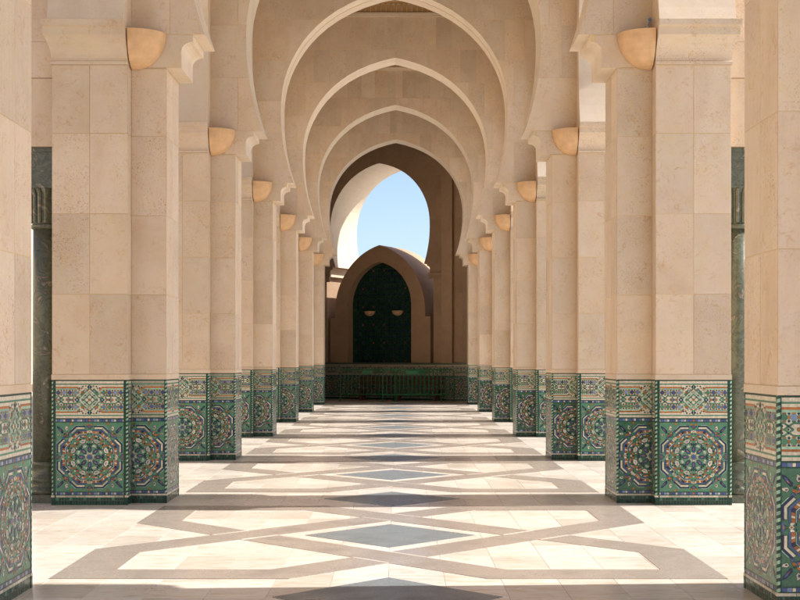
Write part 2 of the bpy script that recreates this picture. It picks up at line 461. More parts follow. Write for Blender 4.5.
# ------------------------------------------------------------------ glazed mosaic panel as real pieces
A_DRAW, KX = .352, 1.055
A_HALF = A_DRAW*KX                            # half width of the full panel
def clip(poly, ax, lim, keep_less):
    out = []
    n = len(poly)
    for k in range(n):
        a, b2 = poly[k], poly[(k+1) % n]
        ia = (a[ax] <= lim) if keep_less else (a[ax] >= lim)
        ib = (b2[ax] <= lim) if keep_less else (b2[ax] >= lim)
        if ia: out.append(a)
        if ia != ib:
            t = (lim-a[ax])/(b2[ax]-a[ax])
            out.append((a[0]+(b2[0]-a[0])*t, a[1]+(b2[1]-a[1])*t))
    return out
def mosaic_pieces():
    S = []                                     # (polygon, colour, layer)
    a = A_DRAW
    def rect(x0, x1, z0, z1, c, l=1): S.append(([(x0,z0),(x1,z0),(x1,z1),(x0,z1)], c, l))
    # --- bottom plinth tiles
    rect(-a, a, 0, .105, GROUT, 0)
    x = -a
    while x < a - .005:
        rect(x+.0015, min(x+.0275, a), .003, .050, DGREEN); rect(x+.0015, min(x+.0275, a), .053, .082, DGREEN if int((x+a)/.029) % 5 else GREEN); x += .029
    x = -a
    while x < a - .01: rect(x+.001, min(x+.10, a), .085, .104, CREAM); x += .102
    def blue_band(z):
        rect(-a, a, z, z+.041, DGREEN, 0)
        k = -4
        while k < 4.5:
            xc = k*.088
            rect(max(-a, xc+.013), min(a, xc+.044-.0015), z+.008, z+.033, BLUE)
            rect(max(-a, xc+.044+.0015-.0), min(a, xc+.088-.013), z+.008, z+.033, BLUE if k % 2 else SKYB)
            rect(max(-a, xc-.010), min(a, xc+.010), z+.009, z+.032, ORANGE if k == 0 else CREAM)
            k += 1
    blue_band(.105); blue_band(.905)
    # --- medallion
    zc = .5255; hz = .3785
    rect(-a, a, zc-hz, zc+hz, GREEN, 0)
    def P(r, d): return (r*math.sin(R(d)), zc + r*math.cos(R(d)))
    def pol(pts, c, l=1): S.append((pts, c, l))
    def sym(pts, c, l=1):                      # pts (r, d) for d>=0 and its mirror about each axis
        for k in range(8):
            o = 45*k
            pol([P(r, o+d) for r, d in pts], c, l)
            pol([P(r, o-d) for r, d in reversed(pts)], c, l)
    def one(pts, c, l=1, off=0):
        for k in range(8): pol([P(r, 45*k+off+d) for r, d in pts], c, l)
    pol([P(.024, 22.5*k*2+22.5) for k in range(8)], BLUE, 2)
    one([(.025,22.5),(.043,33),(.066,22.5),(.043,12)], CREAM)
    one([(.026,0),(.041,9),(.052,0),(.041,-9)], CREAM)
    one([(.050,0),(.074,13),(.104,10),(.124,0),(.104,-10),(.074,-13)], NAVY)
    one([(.056,0),(.076,9),(.100,7),(.116,0),(.100,-7),(.076,-9)], BLUE, 2)
    one([(.074,0),(.086,5),(.102,0),(.086,-5)], ORANGE, 3)
    one([(.120,0),(.130,9),(.142,7),(.156,0),(.142,-7),(.130,-9)], DGREEN)
    one([(.108,22.5),(.125,29),(.150,22.5),(.125,16)], PGREEN)
    one([(.160,15),(.160,30),(.186,33),(.200,29),(.176,22.5),(.200,16),(.186,12)][0:0] or [(.158,16),(.158,29),(.176,31.5),(.176,13.5)], NAVY)
    one([(.164,16.5),(.164,28.5),(.196,33),(.208,22.5),(.196,12)], CREAM, 2)
    sym([(.112,14),(.118,19),(.140,18),(.134,13)], CREAM); sym([(.134,5),(.128,9),(.150,13),(.156,8)], NAVY); sym([(.162,7.5),(.156,11),(.172,11.5),(.176,8)], CREAM)
    one([(.178,19),(.178,26),(.188,27),(.188,18)], SKYB, 3)
    sym([(.186,2.5),(.180,7.5),(.204,10),(.210,4)], ORANGE)
    one([(.178,0),(.190,2.2),(.202,0),(.190,-2.2)], NAVY)
    one([(.206,0),(.214,3.6),(.226,0),(.214,-3.6)], CREAM)
    sym([(.226,6),(.216,12.5),(.226,18.5),(.240,12.5)], ORANGE)
    sym([(.214,14),(.206,19),(.216,21.5),(.222,17)], NAVY)
    sym([(.232,14.5),(.236,20.5),(.246,20.5),(.243,14)], CREAM)
    one([(.226,22.5),(.236,25),(.248,22.5),(.236,20)], DGREEN)
    # octagon rings: straight sides, broken over each axis
    def octo(ap0, ap1, d0, c, l=1, d1=22.5):
        f = lambda ap, d: ap/math.cos(R(d))
        sym([(f(ap0,d0),d0),(f(ap0,d1),d1),(f(ap1,d1),d1),(f(ap1,d0),d0)], c, l)
    octo(.238, .246, 9, BLUE); octo(.249, .253, 7, CREAM); octo(.258, .281, 6.5, ORANGE); octo(.284, .297, 5.5, BLUE)
    octo(.300, .304, 8, DGREEN)
    octo(.258, .281, 12.5, CREAM, 2, 15.0); octo(.258, .281, 19.5, NAVY, 2, 22.5)
    one([(.262,0),(.279,3.8),(.297,0),(.279,-3.8)], CREAM, 2)
    one([(.272,0),(.280,1.8),(.288,0),(.280,-1.8)], ORANGE, 3)
    sym([(.268,3.2),(.262,6.2),(.288,5.8),(.289,3.0)], CREAM, 2)
    sym([(.247,2.0),(.247,6.0),(.256,5.0),(.256,2.0)], NAVY, 2)
    # dark joints between star cells
    for d in range(0, 360, 45):
        pol([P(.300,d+1), P(.345,d+5), P(.350,d+4.4), P(.302,d)], DGREEN)
        pol([P(.302,d), P(.350,d-4.4), P(.345,d-5), P(.300,d-1)], DGREEN)
    # outer octagon
    octo(.308, .325, 9.5, CREAM); octo(.327, .341, 8, NAVY); octo(.344, .349, 12, PGREEN)
    one([(.318,0),(.330,5.5),(.344,5),(.344,-5),(.330,-5.5)], BLUE)
    one([(.322,0),(.330,2.4),(.338,0),(.330,-2.4)], ORANGE, 2)
    sym([(.346,1.5),(.346,5),(.362,5),(.362,1.5)], ORANGE)
    # corners
    for sx in (1, -1):
        for sz in (1, -1):
            def C(u, v): return (sx*u, zc + sz*v)
            def cp(pts, c, l=1): pol([C(u, v) for u, v in pts], c, l)
            cp([(.276,.262),(.290,.262),(.330,.312),(.340,.338),(.316,.330),(.272,.286)], NAVY)
            cp([(.284,.272),(.318,.302),(.328,.324),(.306,.312)], BLUE, 2)
            cp([(.294,.284),(.306,.288),(.312,.302),(.300,.296)], ORANGE, 3)
            cp([(.262,.266),(.272,.256),(.262,.240),(.246,.254)], DGREEN)
            cp([(.222,.300),(.240,.290),(.252,.306),(.246,.340),(.230,.332)], CREAM)
            cp([(.226,.306),(.238,.300),(.240,.318),(.232,.322)], NAVY, 2)
            cp([(.304,.228),(.296,.244),(.308,.256),(.340,.250),(.332,.236)], CREAM)
            cp([(.308,.234),(.302,.244),(.318,.246),(.322,.238)], NAVY, 2)
            cp([(.236,.226),(.252,.214),(.266,.232),(.250,.244)], ORANGE)
            cp([(.216,.250),(.226,.240),(.236,.254),(.226,.264)], CREAM)
            cp([(.260,.206),(.270,.196),(.286,.212),(.276,.222)], BLUE)
            cp([(.206,.262),(.214,.272),(.200,.292),(.190,.280)], BLUE)
            cp([(.180,.345),(.200,.362),(.205,.375),(.178,.372)], ORANGE)
            cp([(.345,.180),(.350,.205),(.338,.196)], ORANGE)
    # --- upper frieze
    zf = 1.152
    rect(-a, a, .946, 1.37, CREAM, 0)
    rect(-a, a, 1.357, 1.37, DGREEN); rect(-a, a, .946, .951, DGREEN)
    for s in (1, -1):
        rect(-a, a, zf+s*.171-.0065, zf+s*.171+.0065, GREEN)
        x = -a
        while x < a:
            rect(x, min(a, x+.0012), zf+s*.190-.009, zf+s*.190+.009, GROUT); x += .075
    def line(pts, w, c, l=1):
        for (xa, za), (xb, zb) in zip(pts, pts[1:]):
            dx, dz = xb-xa, zb-za; q = math.hypot(dx, dz); nx, nz = -dz/q*w/2, dx/q*w/2
            ex, ez = dx/q*w*.3, dz/q*w*.3
            S.append(([(xa-nx-ex,zf+za-nz-ez),(xb-nx+ex,zf+zb-nz+ez),(xb+nx+ex,zf+zb+nz+ez),(xa+nx-ex,zf+za+nz-ez)], c, l))
    def gon(x, z, r, n, c, l=1, rot=0, sx=1.0):
        S.append(([(x+sx*r*math.sin(2*math.pi*(k+rot)/n), zf+z+r*math.cos(2*math.pi*(k+rot)/n)) for k in range(n)], c, l))
    for sx in (1, -1):
        for sz in (1, -1):
            line([(sx*.36, sz*.135),(sx*.130, sz*.135),(sx*.104, sz*.108)], .016, ORANGE)
            line([(sx*.36, sz*.117),(sx*.136, sz*.117),(sx*.108, sz*.090),(sx*.108, sz*.070)], .016, PGREEN)
            line([(sx*.36, sz*.041),(sx*.325, sz*.041),(sx*.270, sz*-.0),], .013, GREEN)
            line([(sx*.325, sz*.0),(sx*.268, sz*.041),(sx*.150, sz*.041),(sx*.118, sz*.014)], .013, GREEN)
            for x in (.148,.207,.266,.325):
                gon(sx*x, sz*.078, .0205, 8, BLUE if int(x*1000) % 2 else SKYB, 2, .5)
                for dx, dz in ((0,.026),(0,-.026),(.027,0),(-.027,0)):
                    gon(sx*x+dx, sz*.078+dz, .0115, 4, ORANGE)
                for dx in (.0295,):
                    for dz in (.024,-.024): gon(sx*(x+dx), sz*.078+dz, .0085, 4, NAVY)
            # centre star
            gon(sx*.072, sz*.080, .0165, 8, ORANGE, 2)
            gon(sx*.045, sz*.112, .012, 6, CREAM, 2); gon(sx*.100, sz*.045, .012, 6, CREAM, 2)
            line([(sx*.010, sz*.118),(sx*.118, sz*.010)], .016, GREEN)
            line([(sx*.000, sz*.060),(sx*.060, sz*.000)], .014, GREEN)
            line([(sx*.040, sz*.118),(sx*.118, sz*.040)], .010, PGREEN)
            line([(sx*.06, sz*.118),(sx*.02, sz*.078)], .008, PGREEN); line([(sx*.118, sz*.06),(sx*.078, sz*.02)], .008, PGREEN)
            gon(sx*.030, sz*.030, .0085, 4, NAVY, 2); gon(sx*.105, sz*.128, .009, 4, NAVY); gon(sx*.070, sz*.145, .009, 4, NAVY)
            gon(sx*.082, sz*.125, .010, 4, ORANGE); gon(sx*.040, sz*.150, .008, 4, ORANGE)
        for x in (.178,.206,.234):
            gon(sx*x, 0, .0125, 8, ORANGE if x != .206 else BLUE, 2, .5)
        gon(sx*.345, 0, .0125, 8, ORANGE, 2, .5); gon(sx*.30, .062*0, .006, 4, NAVY, 3)
        gon(sx*.131, 0, .026, 4, NAVY, 2); gon(sx*.131, 0, .012, 4, PGREEN, 3)
        gon(0, sx*.141, .026, 4, NAVY, 2); S.append(([(-.003, zf+sx*.141-.022),(.003, zf+sx*.141-.022),(.003, zf+sx*.141+.022),(-.003, zf+sx*.141+.022)], PGREEN, 3))
        gon(sx*.072, 0, .0125, 8, SKYB, 2); gon(0, sx*.078, .015, 8, CREAM, 2)
    gon(0, 0, .013, 8, ORANGE, 2)
    for sx in (1, -1):
        for sz in (1, -1):
            gon(sx*.062, sz*.030, .015, 4, PGREEN, 2); gon(sx*.030, sz*.062, .015, 4, PGREEN, 2); gon(sx*.047, sz*.047, .009, 4, NAVY, 2)
            gon(sx*.088, sz*.062, .011, 4, GREEN, 2); gon(sx*.060, sz*.100, .010, 4, BLUE, 2); gon(sx*.125, sz*.030, .010, 4, ORANGE, 2)
            gon(sx*.020, sz*.105, .010, 4, ORANGE, 2); gon(sx*.020, sz*.020, .010, 4, GREEN, 2)
            for x in (.165,.22,.30,.34): gon(sx*x, sz*.022, .008, 4, (NAVY, ORANGE)[int(x*100) % 2], 2)
    return S
PIECES = mosaic_pieces()
def outlined(pieces):
    out = []
    for p, c, l in pieces:
        zm = sum(z for _, z in p)/len(p)
        if l >= 1 and c not in (DGREEN, GROUT) and (l == 1 and .15 < zm < .90 or zm > .96 and len(p) != 4 or zm > .96 and c in (ORANGE, NAVY)):
            xm = sum(x for x, _ in p)/len(p)
            big = []
            for x, z in p:
                d = math.hypot(x-xm, z-zm); k = 1 + .0034/max(d, .004)
                big.append((xm+(x-xm)*k, zm+(z-zm)*k))
            lo, hi = (.1465, .9045) if zm < .95 else (.95, 1.356)
            big = clip(clip(clip(clip(big, 1, hi, True), 1, lo, False), 0, A_HALF, True), 0, -A_HALF, False)
            if len(big) > 2: out.append((big, DGREEN if zm < .95 else GREEN, .5 if l == 1 else l-.3))
    return out + pieces
def mosaic_mesh(x0, x1, name, z1=1.37):
    """crop of the panel x0..x1, set so that x0 sits at local 0; faces look to -Y"""
    mb = MB()
    for pts, c, l in PIECES:
        p = clip(clip(pts, 0, x1, True), 0, x0, False) if len(pts) > 2 else []
        if l and len(p) > 2:
            zlim = 1.37
            p = clip(p, 1, zlim, True)
        if len(p) < 3: continue
        # medallion pieces stay within their field
        ar = .5*sum(a[0]*b2[1]-b2[0]*a[1] for a, b2 in zip(p, p[1:]+p[:1]))
        if abs(ar) < 2e-6: continue
        if ar < 0: p = p[::-1]
        y = -.0006 - .0007*l - (random.random()*.0004 if l else 0)
        mb.poly([(x-x0, y, z) for x, z in p], c)
    return mb.me(name, GLAZE)
PIECES = [(clip(clip(p, 1, .9045, True), 1, .1465, False) if (l > 0 and .147 < sum(z for _, z in p)/len(p) < .904 and len(p) > 2) else p, c, l) for p, c, l in PIECES]
PIECES = [([(x*KX, z) for x, z in q[0]], q[1], q[2]) for q in PIECES if len(q[0]) > 2]
PIECES = outlined(PIECES)
MOS_FULL = mosaic_mesh(-A_HALF, A_HALF, 'mosaic_full')
HALF_W = A_HALF
MOS_RIGHT = mosaic_mesh(0, HALF_W-.012, 'mosaic_half_right')
MOS_LEFT = mosaic_mesh(-HALF_W+.012, 0, 'mosaic_half_left')
MOS_SLIVER_R = mosaic_mesh(.20, .352, 'mosaic_sliver_right')
MOS_SLIVER_L = mosaic_mesh(-.352, -.20, 'mosaic_sliver_left')

def rope_mesh():
    """twisted corner bead of alternating light and dark glazed pieces, z .105..1.37"""
    mb = MB(); r = .017; n = 8
    z = .105; k = 0; h = .0225
    while z < 1.37 - 1e-6:
        z2 = min(1.37, z+h)
        for q in range(n):
            a0, a1 = 2*math.pi*q/n, 2*math.pi*(q+1)/n
            s0, s1 = h*1.6*q/n, h*1.6*(q+1)/n
            def zz(zv, s): return min(1.37, max(.105, zv+s-h*.8))
            p = [(r*math.cos(a0), r*math.sin(a0), zz(z,s0)), (r*math.cos(a1), r*math.sin(a1), zz(z,s1)),
                 (r*math.cos(a1), r*math.sin(a1), zz(z2,s1)), (r*math.cos(a0), r*math.sin(a0), zz(z2,s0))]
            mb.poly(p, (PGREEN, DGREEN)[k % 2])
        z = z2; k += 1
    mb.box(-.017, .017, -.017, .017, 0, .084, DGREEN); mb.box(-.0175, .0175, -.0175, .0175, .085, .105, CREAM)
    return mb.me('corner_bead', GLAZE)
ROPE = rope_mesh()

# ------------------------------------------------------------------ layout numbers
BAY = 6.11
def CY(n): return 8.72 + BAY*(n-1)            # centre line of pier pair n
XI, XS, XO = 2.5, 2.89, 3.72                   # pilaster face, wall inner face, wall outer face
XC = (XS+XO)/2
BH, PH = .60, .40                              # half depth of block and pilaster
T0, T1, T2 = -(XO-XC), XC-XS, XC-XI            # along the inward axis from the pier centre
ZD, ZL = 1.37, 1.43                            # dado top, ledge top
ROWS = [1.43, 2.31, 3.19, 4.07, 4.82]
ZROOF = 11.0

# ------------------------------------------------------------------ pier
def make_pier(side):
    """side -1 left of the walk, +1 right; local x runs inward times -side"""
    s = -side
    root = obj('pier', None)
    e = TH
    mb = MB()
    def plan(g):
        pts = [(T0+g,-BH+g),(T1-g,-BH+g),(T1-g,-PH+g),(T2-g,-PH+g),(T2-g,PH-g),(T1-g,PH-g),(T1-g,BH-g),(T0+g,BH-g)]
        pts = [(s*x, y) for x, y in pts]
        return pts if s > 0 else pts[::-1]
    mb.prism(plan(e), 0.0, 4.835)
    obj('core', mb.me('core', MORTAR), root)
    # ledge over the dado
    mb = MB(); mb.prism(plan(-.004), ZD+.002, ZL-.002); ob = obj('ledge', mb.me('ledge', STONE), root)
    # stone slabs
    def fslabs(t0, t1, y, cols, rows=ROWS):
        w = (t1-t0)/cols
        for z0, z1 in zip(rows, rows[1:]):
            for c in range(cols):
                ta, tb = t0+c*w, t0+(c+1)*w
                xa = min(s*ta, s*tb)
                put_slab(root, w, z1-z0, (xa, y+e, z0), 0)
    def sslabs(t, y0, y1, cols, rows=ROWS, inward=True):
        w = (y1-y0)/cols
        for z0, z1 in zip(rows, rows[1:]):
            for c in range(cols):
                ya, yb = y0+c*w, y0+(c+1)*w
                d = s if inward else -s            # direction the slab faces along x
                x = s*t - d*e
                if d > 0: put_slab(root, w, z1-z0, (x, ya, z0), R(90))
                else: put_slab(root, w, z1-z0, (x, yb, z0), R(-90))
    fslabs(T0, T1, -BH, 2)
    fslabs(T1+.0, T2, -PH, 1)
    sslabs(T2, -PH+e, PH, 2)
    sslabs(T1, -BH+e, -PH+.0, 1)
    # dado: glazed panels, beads
    dado = obj('dado', None, root)
    mb = MB(); mb.prism(plan(.0015), 0, ZD-.001, 0)
    obj('backing', mb.me('backing', GLAZE[GROUT]), dado)
    b = .034
    def panel(me, x, y, rz=0): tag(obj('mosaic', me, dado, (x, y, 0), rz), kind='stuff')
    wc = (T0+T1)/2
    panel(MOS_FULL, s*wc - A_HALF, -BH)
    # pilaster face: half the medallion, its centre in the inner corner
    if s > 0: panel(MOS_RIGHT, s*T1+.006, -PH)
    else: panel(MOS_LEFT, s*T1-.006-(HALF_W-.012), -PH)
    # inner face
    if s > 0: panel(MOS_FULL, s*T2, -A_HALF, R(90))
    else: panel(MOS_FULL, s*T2, A_HALF, R(-90))
    # return
    if s > 0: panel(MOS_SLIVER_R, s*T1, -BH+.040, R(90))
    else: panel(MOS_SLIVER_L, s*T1, -BH+.040+.152, R(-90))
    # edge strips beside the beads
    def strip(t0, t1, y):
        mb = MB(); xa, xb = sorted((s*t0, s*t1)); mb.box(xa, xb, y-.0035, y+.002, .0, ZD, 0); obj('edge_strip', mb.me('edge_strip', GLAZE[DGREEN]), dado)
    strip(T0+.017, wc-A_HALF-.001, -BH); strip(wc+A_HALF+.001, T1-.017, -BH); strip(T1+HALF_W-.004, T2-.017, -PH)
    def strip2(y0, y1, t):
        mb = MB(); xa, xb = sorted((s*(t-.002), s*(t+.0035))); mb.box(xa, xb, y0, y1, 0, ZD, 0); obj('edge_strip', mb.me('edge_strip', GLAZE[DGREEN]), dado)
    strip2(-PH+.017, -A_HALF-.001, T2); strip2(A_HALF+.001, PH-.017, T2); strip2(-BH+.017, -BH+.038, T1)
    for (t, y) in ((T0+.012, -BH+.012), (T1-.012, -BH+.012), (T2-.012, -PH+.012), (T2-.012, PH-.012), (T0+.012, BH-.012)):
        obj('corner_bead', ROPE, dado, (s*t, y, 0))
    # impost: fillet, hollow, fascia, on front and back of the block
    mb = MB()
    prof = [(.0,4.82),(.030,4.82),(.030,4.852),(.008,4.862)]
    for k in range(1, 8):
        u = k/7; prof.append((.008+.150*u**2.2, 4.862+.235*u))
    prof += [(.180,5.110),(.180,5.195),(.215,5.205),(.215,5.268)]
    for yy in (-1, 1):
        for (pa, za), (pb, zb) in zip(prof, prof[1:]):
            oa, ob2 = T0-pa*.30, T0-pb*.30
            q = [(s*oa, yy*(BH+pa), za), (s*T1, yy*(BH+pa), za), (s*T1, yy*(BH+pb), zb), (s*ob2, yy*(BH+pb), zb)]
            if (s*yy) > 0: q = q[::-1]
            mb.poly(q)
            q = [(s*oa, 0, za), (s*oa, yy*(BH+pa), za), (s*ob2, yy*(BH+pb), zb), (s*ob2, 0, zb)]
            if (s*yy) > 0: q = q[::-1]
            mb.poly(q)
        # ends towards the walk
        pts = [(s*T1, 0, 4.82)] + [(s*T1, yy*(BH+p), z) for p, z in prof] + [(s*T1, 0, 5.268)]
        if (s*yy) < 0: pts = pts[::-1]
        mb.poly(pts)
        q = [(s*T1, 0, 5.268), (s*T1, yy*(BH+.215), 5.268), (s*(T0-.0645), yy*(BH+.215), 5.268), (s*(T0-.0645), 0, 5.268)]
        mb.poly(q if (s*yy) > 0 else q[::-1])
    obj('impost', mb.me('impost', STONE), root)
    # stone pilaster above the marble column on the outer side
    mb = MB()
    xa, xb = sorted((s*(T0+.005), s*(T0-.46)))
    mb.box(xa, xb, -.46, .22, 3.95, 4.70); mb.box(xa-.012, xb+.012, -.475, .235, 4.706, 5.10); mb.box(xa-.012, xb+.012, -.475, .235, 5.103, 6.4)
    obj('outer_pilaster', mb.me('outer_pilaster', STONE), root)
    return root
def copy_tree(o, parent=None):
    c = o.copy(); COL.objects.link(c); c.parent = parent
    for ch in list(o.children): copy_tree(ch, c)
    return c
ORD = {0: 'nearest', 1: 'nearest', 2: 'second', 3: 'third', 4: 'fourth', 5: 'fifth', 6: 'sixth', 7: 'farthest'}
SIDE = {-1: 'left', 1: 'right'}
for side in (-1, 1):
    proto = make_pier(side)
    for n in range(0, 8):
        o = proto if n == 1 else copy_tree(proto)
        o.location = (side*XC, CY(n), 0)
        if n == 0: lab = 'stone pier with mosaic base beside the camera, out of view on the %s' % SIDE[side]
        elif n == 1: lab = 'stone pier cropped by the %s edge of the photo, green mosaic base' % SIDE[side]
        elif n == 2: lab = '%s-hand travertine pier showing its full round mosaic medallion beside the marble column' % SIDE[side]
        else: lab = '%s travertine pier with green mosaic base along the %s side, counted from the camera' % (ORD[n], SIDE[side])
        tag(o, lab, 'pier', 'stone piers lining the arcade')

# ------------------------------------------------------------------ transverse arches
PROF = arch_poly()
AROWS = [4.829, 5.20, 6.036, 6.872, 7.708, 8.544, 9.38, 10.2]
def frieze_mesh():
    mb = MB()
    w = 2.86
    mb.box(-w, w, -.40-.05, -.38, 10.205, 10.255, 0); mb.box(-w, w, -.40-.085, -.38, 10.256, 10.30, 0)
    mb.box(-w, w, -.40-.03, -.38, 10.30, 10.98, 1)
    x = -w + .02
    while x < w - .1:                            # little carved arcading
        xa, xb = x, x+.13
        pts = []
        for k in range(9):
            t = math.pi*k/8
            pts.append((xa+.065-.052*math.cos(t), 10.44+.075*math.sin(t)))
        for (a0, z0), (a1, z1) in zip(pts, pts[1:]):
            mb.poly([(a0,-.446,z0),(a1,-.446,z1),(a1,-.446,z1+.022),(a0,-.446,z0+.022)], 0)
            mb.poly([(a0,-.43,z0),(a1,-.43,z1),(a1,-.446,z1),(a0,-.446,z0)], 1)
        mb.box(xa+.002, xa+.022, -.448, -.43, 10.32, 10.45, 0)
        mb.box(xa+.05, xa+.08, -.443, -.43, 10.335, 10.40, 1)
        x += .13
    mb.box(-w, w, -.46, -.43, 10.60, 10.63, 0)
    return mb.me('frieze', [SOFFIT, CARVED])
FRIEZE = frieze_mesh()
mb = MB(); wall_with_arch(mb, PROF, XS, ZROOF, -PH+TH, PH); BODY = mb.me('arch_body', [MORTAR, SOFFIT])
ALAB = {0: 'transverse stone arch overhead beside the camera, out of view', 1: 'transverse stone arch on the cropped nearest piers',
        2: 'nearest transverse arch in view, only its stepped springings inside the frame',
        3: 'transverse stone arch cut off by the top edge, second in the row of arches',
        4: 'tall transverse arch touching the top edge, dark joint line along its soffit',
        5: 'transverse horseshoe arch with the carved frieze above it, its whole tip in view',
        6: 'transverse horseshoe arch nested between the frieze arch and the farthest arch',
        7: 'farthest sunlit stone arch framing the dark gate at the end'}
for n in range(0, 8):
    root = thing('transverse_arch', ALAB[n], 'arch', (0, CY(n), 0), 0, 'pointed horseshoe arches across the arcade')
    if n == 4:
        mb = MB(); wall_with_arch(mb, PROF, XS, ZROOF, -PH+TH, -.015); obj('arch_body', mb.me('arch_body', [MORTAR, SOFFIT]), root)
        mb = MB(); wall_with_arch(mb, PROF, XS, ZROOF, .015, PH); obj('arch_body', mb.me('arch_body', [MORTAR, SOFFIT]), root)
    else:
        obj('arch_body', BODY, root)
    if n >= 2:
        clad_arch_wall(root, PROF, XS, AROWS, -PH+TH)
    if n >= 3: obj('frieze', FRIEZE, root)

# ------------------------------------------------------------------ side arches, between piers along the walk
LPROF = arch_poly(corbel=False, spring_z=5.27, half_spring=2.245, hmax=2.42, zc=6.35, cc=.15, r=2.57)
mb = MB(); wall_with_arch(mb, LPROF, BAY/2, ZROOF, -(XO-XS)/2, (XO-XS)/2, 0, 1)
LBODY = mb.me('side_arch_body', [STONE, SOFFIT])
for side in (-1, 1):
    for n in range(0, 7):
        where = 'between the %s and %s %s-hand piers' % (ORD[n] if n > 1 else 'cropped', ORD[n+1], SIDE[side]) if n else 'beside the camera on the %s, out of view' % SIDE[side]
        o = thing('side_arch', 'open stone arch along the walk %s' % where, 'arch', (side*XC, CY(n)+BAY/2, 0), R(90), 'side arches of the arcade')
        obj('arch_body', LBODY, o)

# ------------------------------------------------------------------ ceiling and ground
mb = MB(); mb.prism([(-XO-.4,1.8),(XO+.4,1.8),(XO+.4,47.98),(-XO-.4,52.34)], ZROOF+.002, ZROOF+.5)
tag(obj('ceiling', mb.me('ceiling', CEIL)), kind='structure')
mb = MB(); S_ = 1200.0
mb.poly([(-S_,-S_,-.016),(S_,-S_,-.016),(S_,S_,-.016),(-S_,S_,-.016)])
tag(obj('ground', mb.me('ground', PAVING)), kind='structure')

# ------------------------------------------------------------------ arcade floor
FX, FY0, FY1 = 4.10, -4.0, 55.0
mb = MB(); mb.box(-FX, FX, FY0, FY1, -.014, -.004)
floor = tag(obj('floor', mb.me('floor', FLOORGROUT)), kind='structure')
TW, TD = .41, .611
def tile_mesh():
    g, c = .0011, .0010
    x0, x1, y0, y1 = g, TW-g, g, TD-g
    v = [(x0,y0,-.006),(x1,y0,-.006),(x1,y1,-.006),(x0,y1,-.006),(x0,y0,-c),(x1,y0,-c),(x1,y1,-c),(x0,y1,-c),(x0+c,y0+c,0),(x1-c,y0+c,0),(x1-c,y1-c,0),(x0+c,y1-c,0)]
    f = []
    for a, b2 in ((0,4),(4,8)):
        for q in range(4):
            t = (q+1) % 4; f.append((a+q, a+t, b2+t, b2+q))
    f.append((8,9,10,11))
    return v, f
tv, tf = tile_mesh()
TILE = mesh('marble_tile', tv, tf, [MARBLE])
single = 0
rest = MB()
r0 = int(math.floor((FY0-8.72)/TD))
for r in range(r0, int((FY1-8.72)/TD)):
    y = 8.72 + r*TD
    for c in range(-10, 10):
        x = c*TW
        near = 8.3 < y < 18 and single < 300 and not (abs(x+TW/2) > 3.0 and y > 14)
        if near:
            obj('marble_tile', TILE, floor, (x, y, random.uniform(-.0004, .0004))); single += 1
        else:
            k = len(rest.v); dz = random.uniform(-.0004, .0004)
            rest.v += [(a+x, b2+y, q+dz) for a, b2, q in tv]
            rest.f += [tuple(k+i for i in q) for q in tf]; rest.i += [0]*len(tf)
tag(obj('marble_tile_field', rest.me('marble_tile_field', MARBLE), floor), kind='stuff')
# interlaced granite straps and slate diamonds
LOOP = [(2.27,-.95),(-.81,2.13),(-2.27,2.13),(-2.27,.95),(.81,-2.13),(2.27,-2.13)]
HW = .205
def offset_loop(P, d):
    out = []
    n = len(P)
    for k in range(n):
        a, b2, c = Vector(P[k-1]), Vector(P[k]), Vector(P[(k+1) % n])
        u = (b2-a).normalized(); w = (c-b2).normalized()
        n1 = Vector((-u.y, u.x)); n2 = Vector((-w.y, w.x))
        m = (n1+n2).normalized()
        out.append(b2 + m*(d/ m.dot(n1)))
    return out
inn, outp = offset_loop(LOOP, HW), offset_loop(LOOP, -HW)
def strip_pieces(mirror, zt):
    mes = []
    n = len(LOOP)
    for k in range(n):
        a0, a1, b1, b0 = inn[k], inn[(k+1) % n], outp[(k+1) % n], outp[k]
        L = (Vector(LOOP[(k+1) % n])-Vector(LOOP[k])).length
        parts = max(1, int(round(L/1.1)))
        for j in range(parts):
            t0, t1 = j/parts + (.0015/L if j else 0), (j+1)/parts
            q = [a0.lerp(a1, t0), a0.lerp(a1, t1), b0.lerp(b1, t1), b0.lerp(b1, t0)]
            q = [(-p.x if mirror else p.x, p.y) for p in q]
            ar = .5*sum(p[0]*w[1]-w[0]*p[1] for p, w in zip(q, q[1:]+q[:1]))
            if ar < 0: q = q[::-1]
            m2 = MB(); m2.prism(q, -.002, zt)
            mes.append(m2.me('granite_strip', GRANITE))
    return mes
STRIPS = strip_pieces(False, .0030) + strip_pieces(True, .0042)
DH = .775
m2 = MB(); m2.prism([(0,-DH),(DH,0),(0,DH),(-DH,0)], -.002, .0030); DIAM = m2.me('slate_diamond', SLATE)
fil = []
for cx, cy, ang in ((0, 1.32, -45), (0, -1.32, -45), (1.32, 0, 45), (-1.32, 0, 45)):
    for sd in (1, -1):
        u = Vector((math.cos(R(ang)), math.sin(R(ang)))); w = Vector((-u.y, u.x))
        c0 = Vector((cx, cy)) + w*sd*(HW+.004)
        q = [c0-u*HW-w*.012, c0+u*HW-w*.012, c0+u*HW+w*.012, c0-u*HW+w*.012]
        m2 = MB(); m2.prism([tuple(p) for p in q], -.002, .0052); fil.append(m2.me('marble_fillet', MARBLE))
for n in range(0, 8):
    if n in (1, 2, 3):
        for me_ in fil: obj('marble_fillet', me_, floor, (0, CY(n)+BAY/2+.03, 0))
    if n < 7:
        yc = CY(n)+BAY/2 + .03
        for me_ in STRIPS:
            if n >= 1: obj('granite_strip', me_, floor, (0, yc, 0))
        if n >= 1: obj('slate_diamond', DIAM, floor, (0, yc, 0))
    if n >= 1: obj('slate_diamond', DIAM, floor, (0, CY(n)+.03, 0))

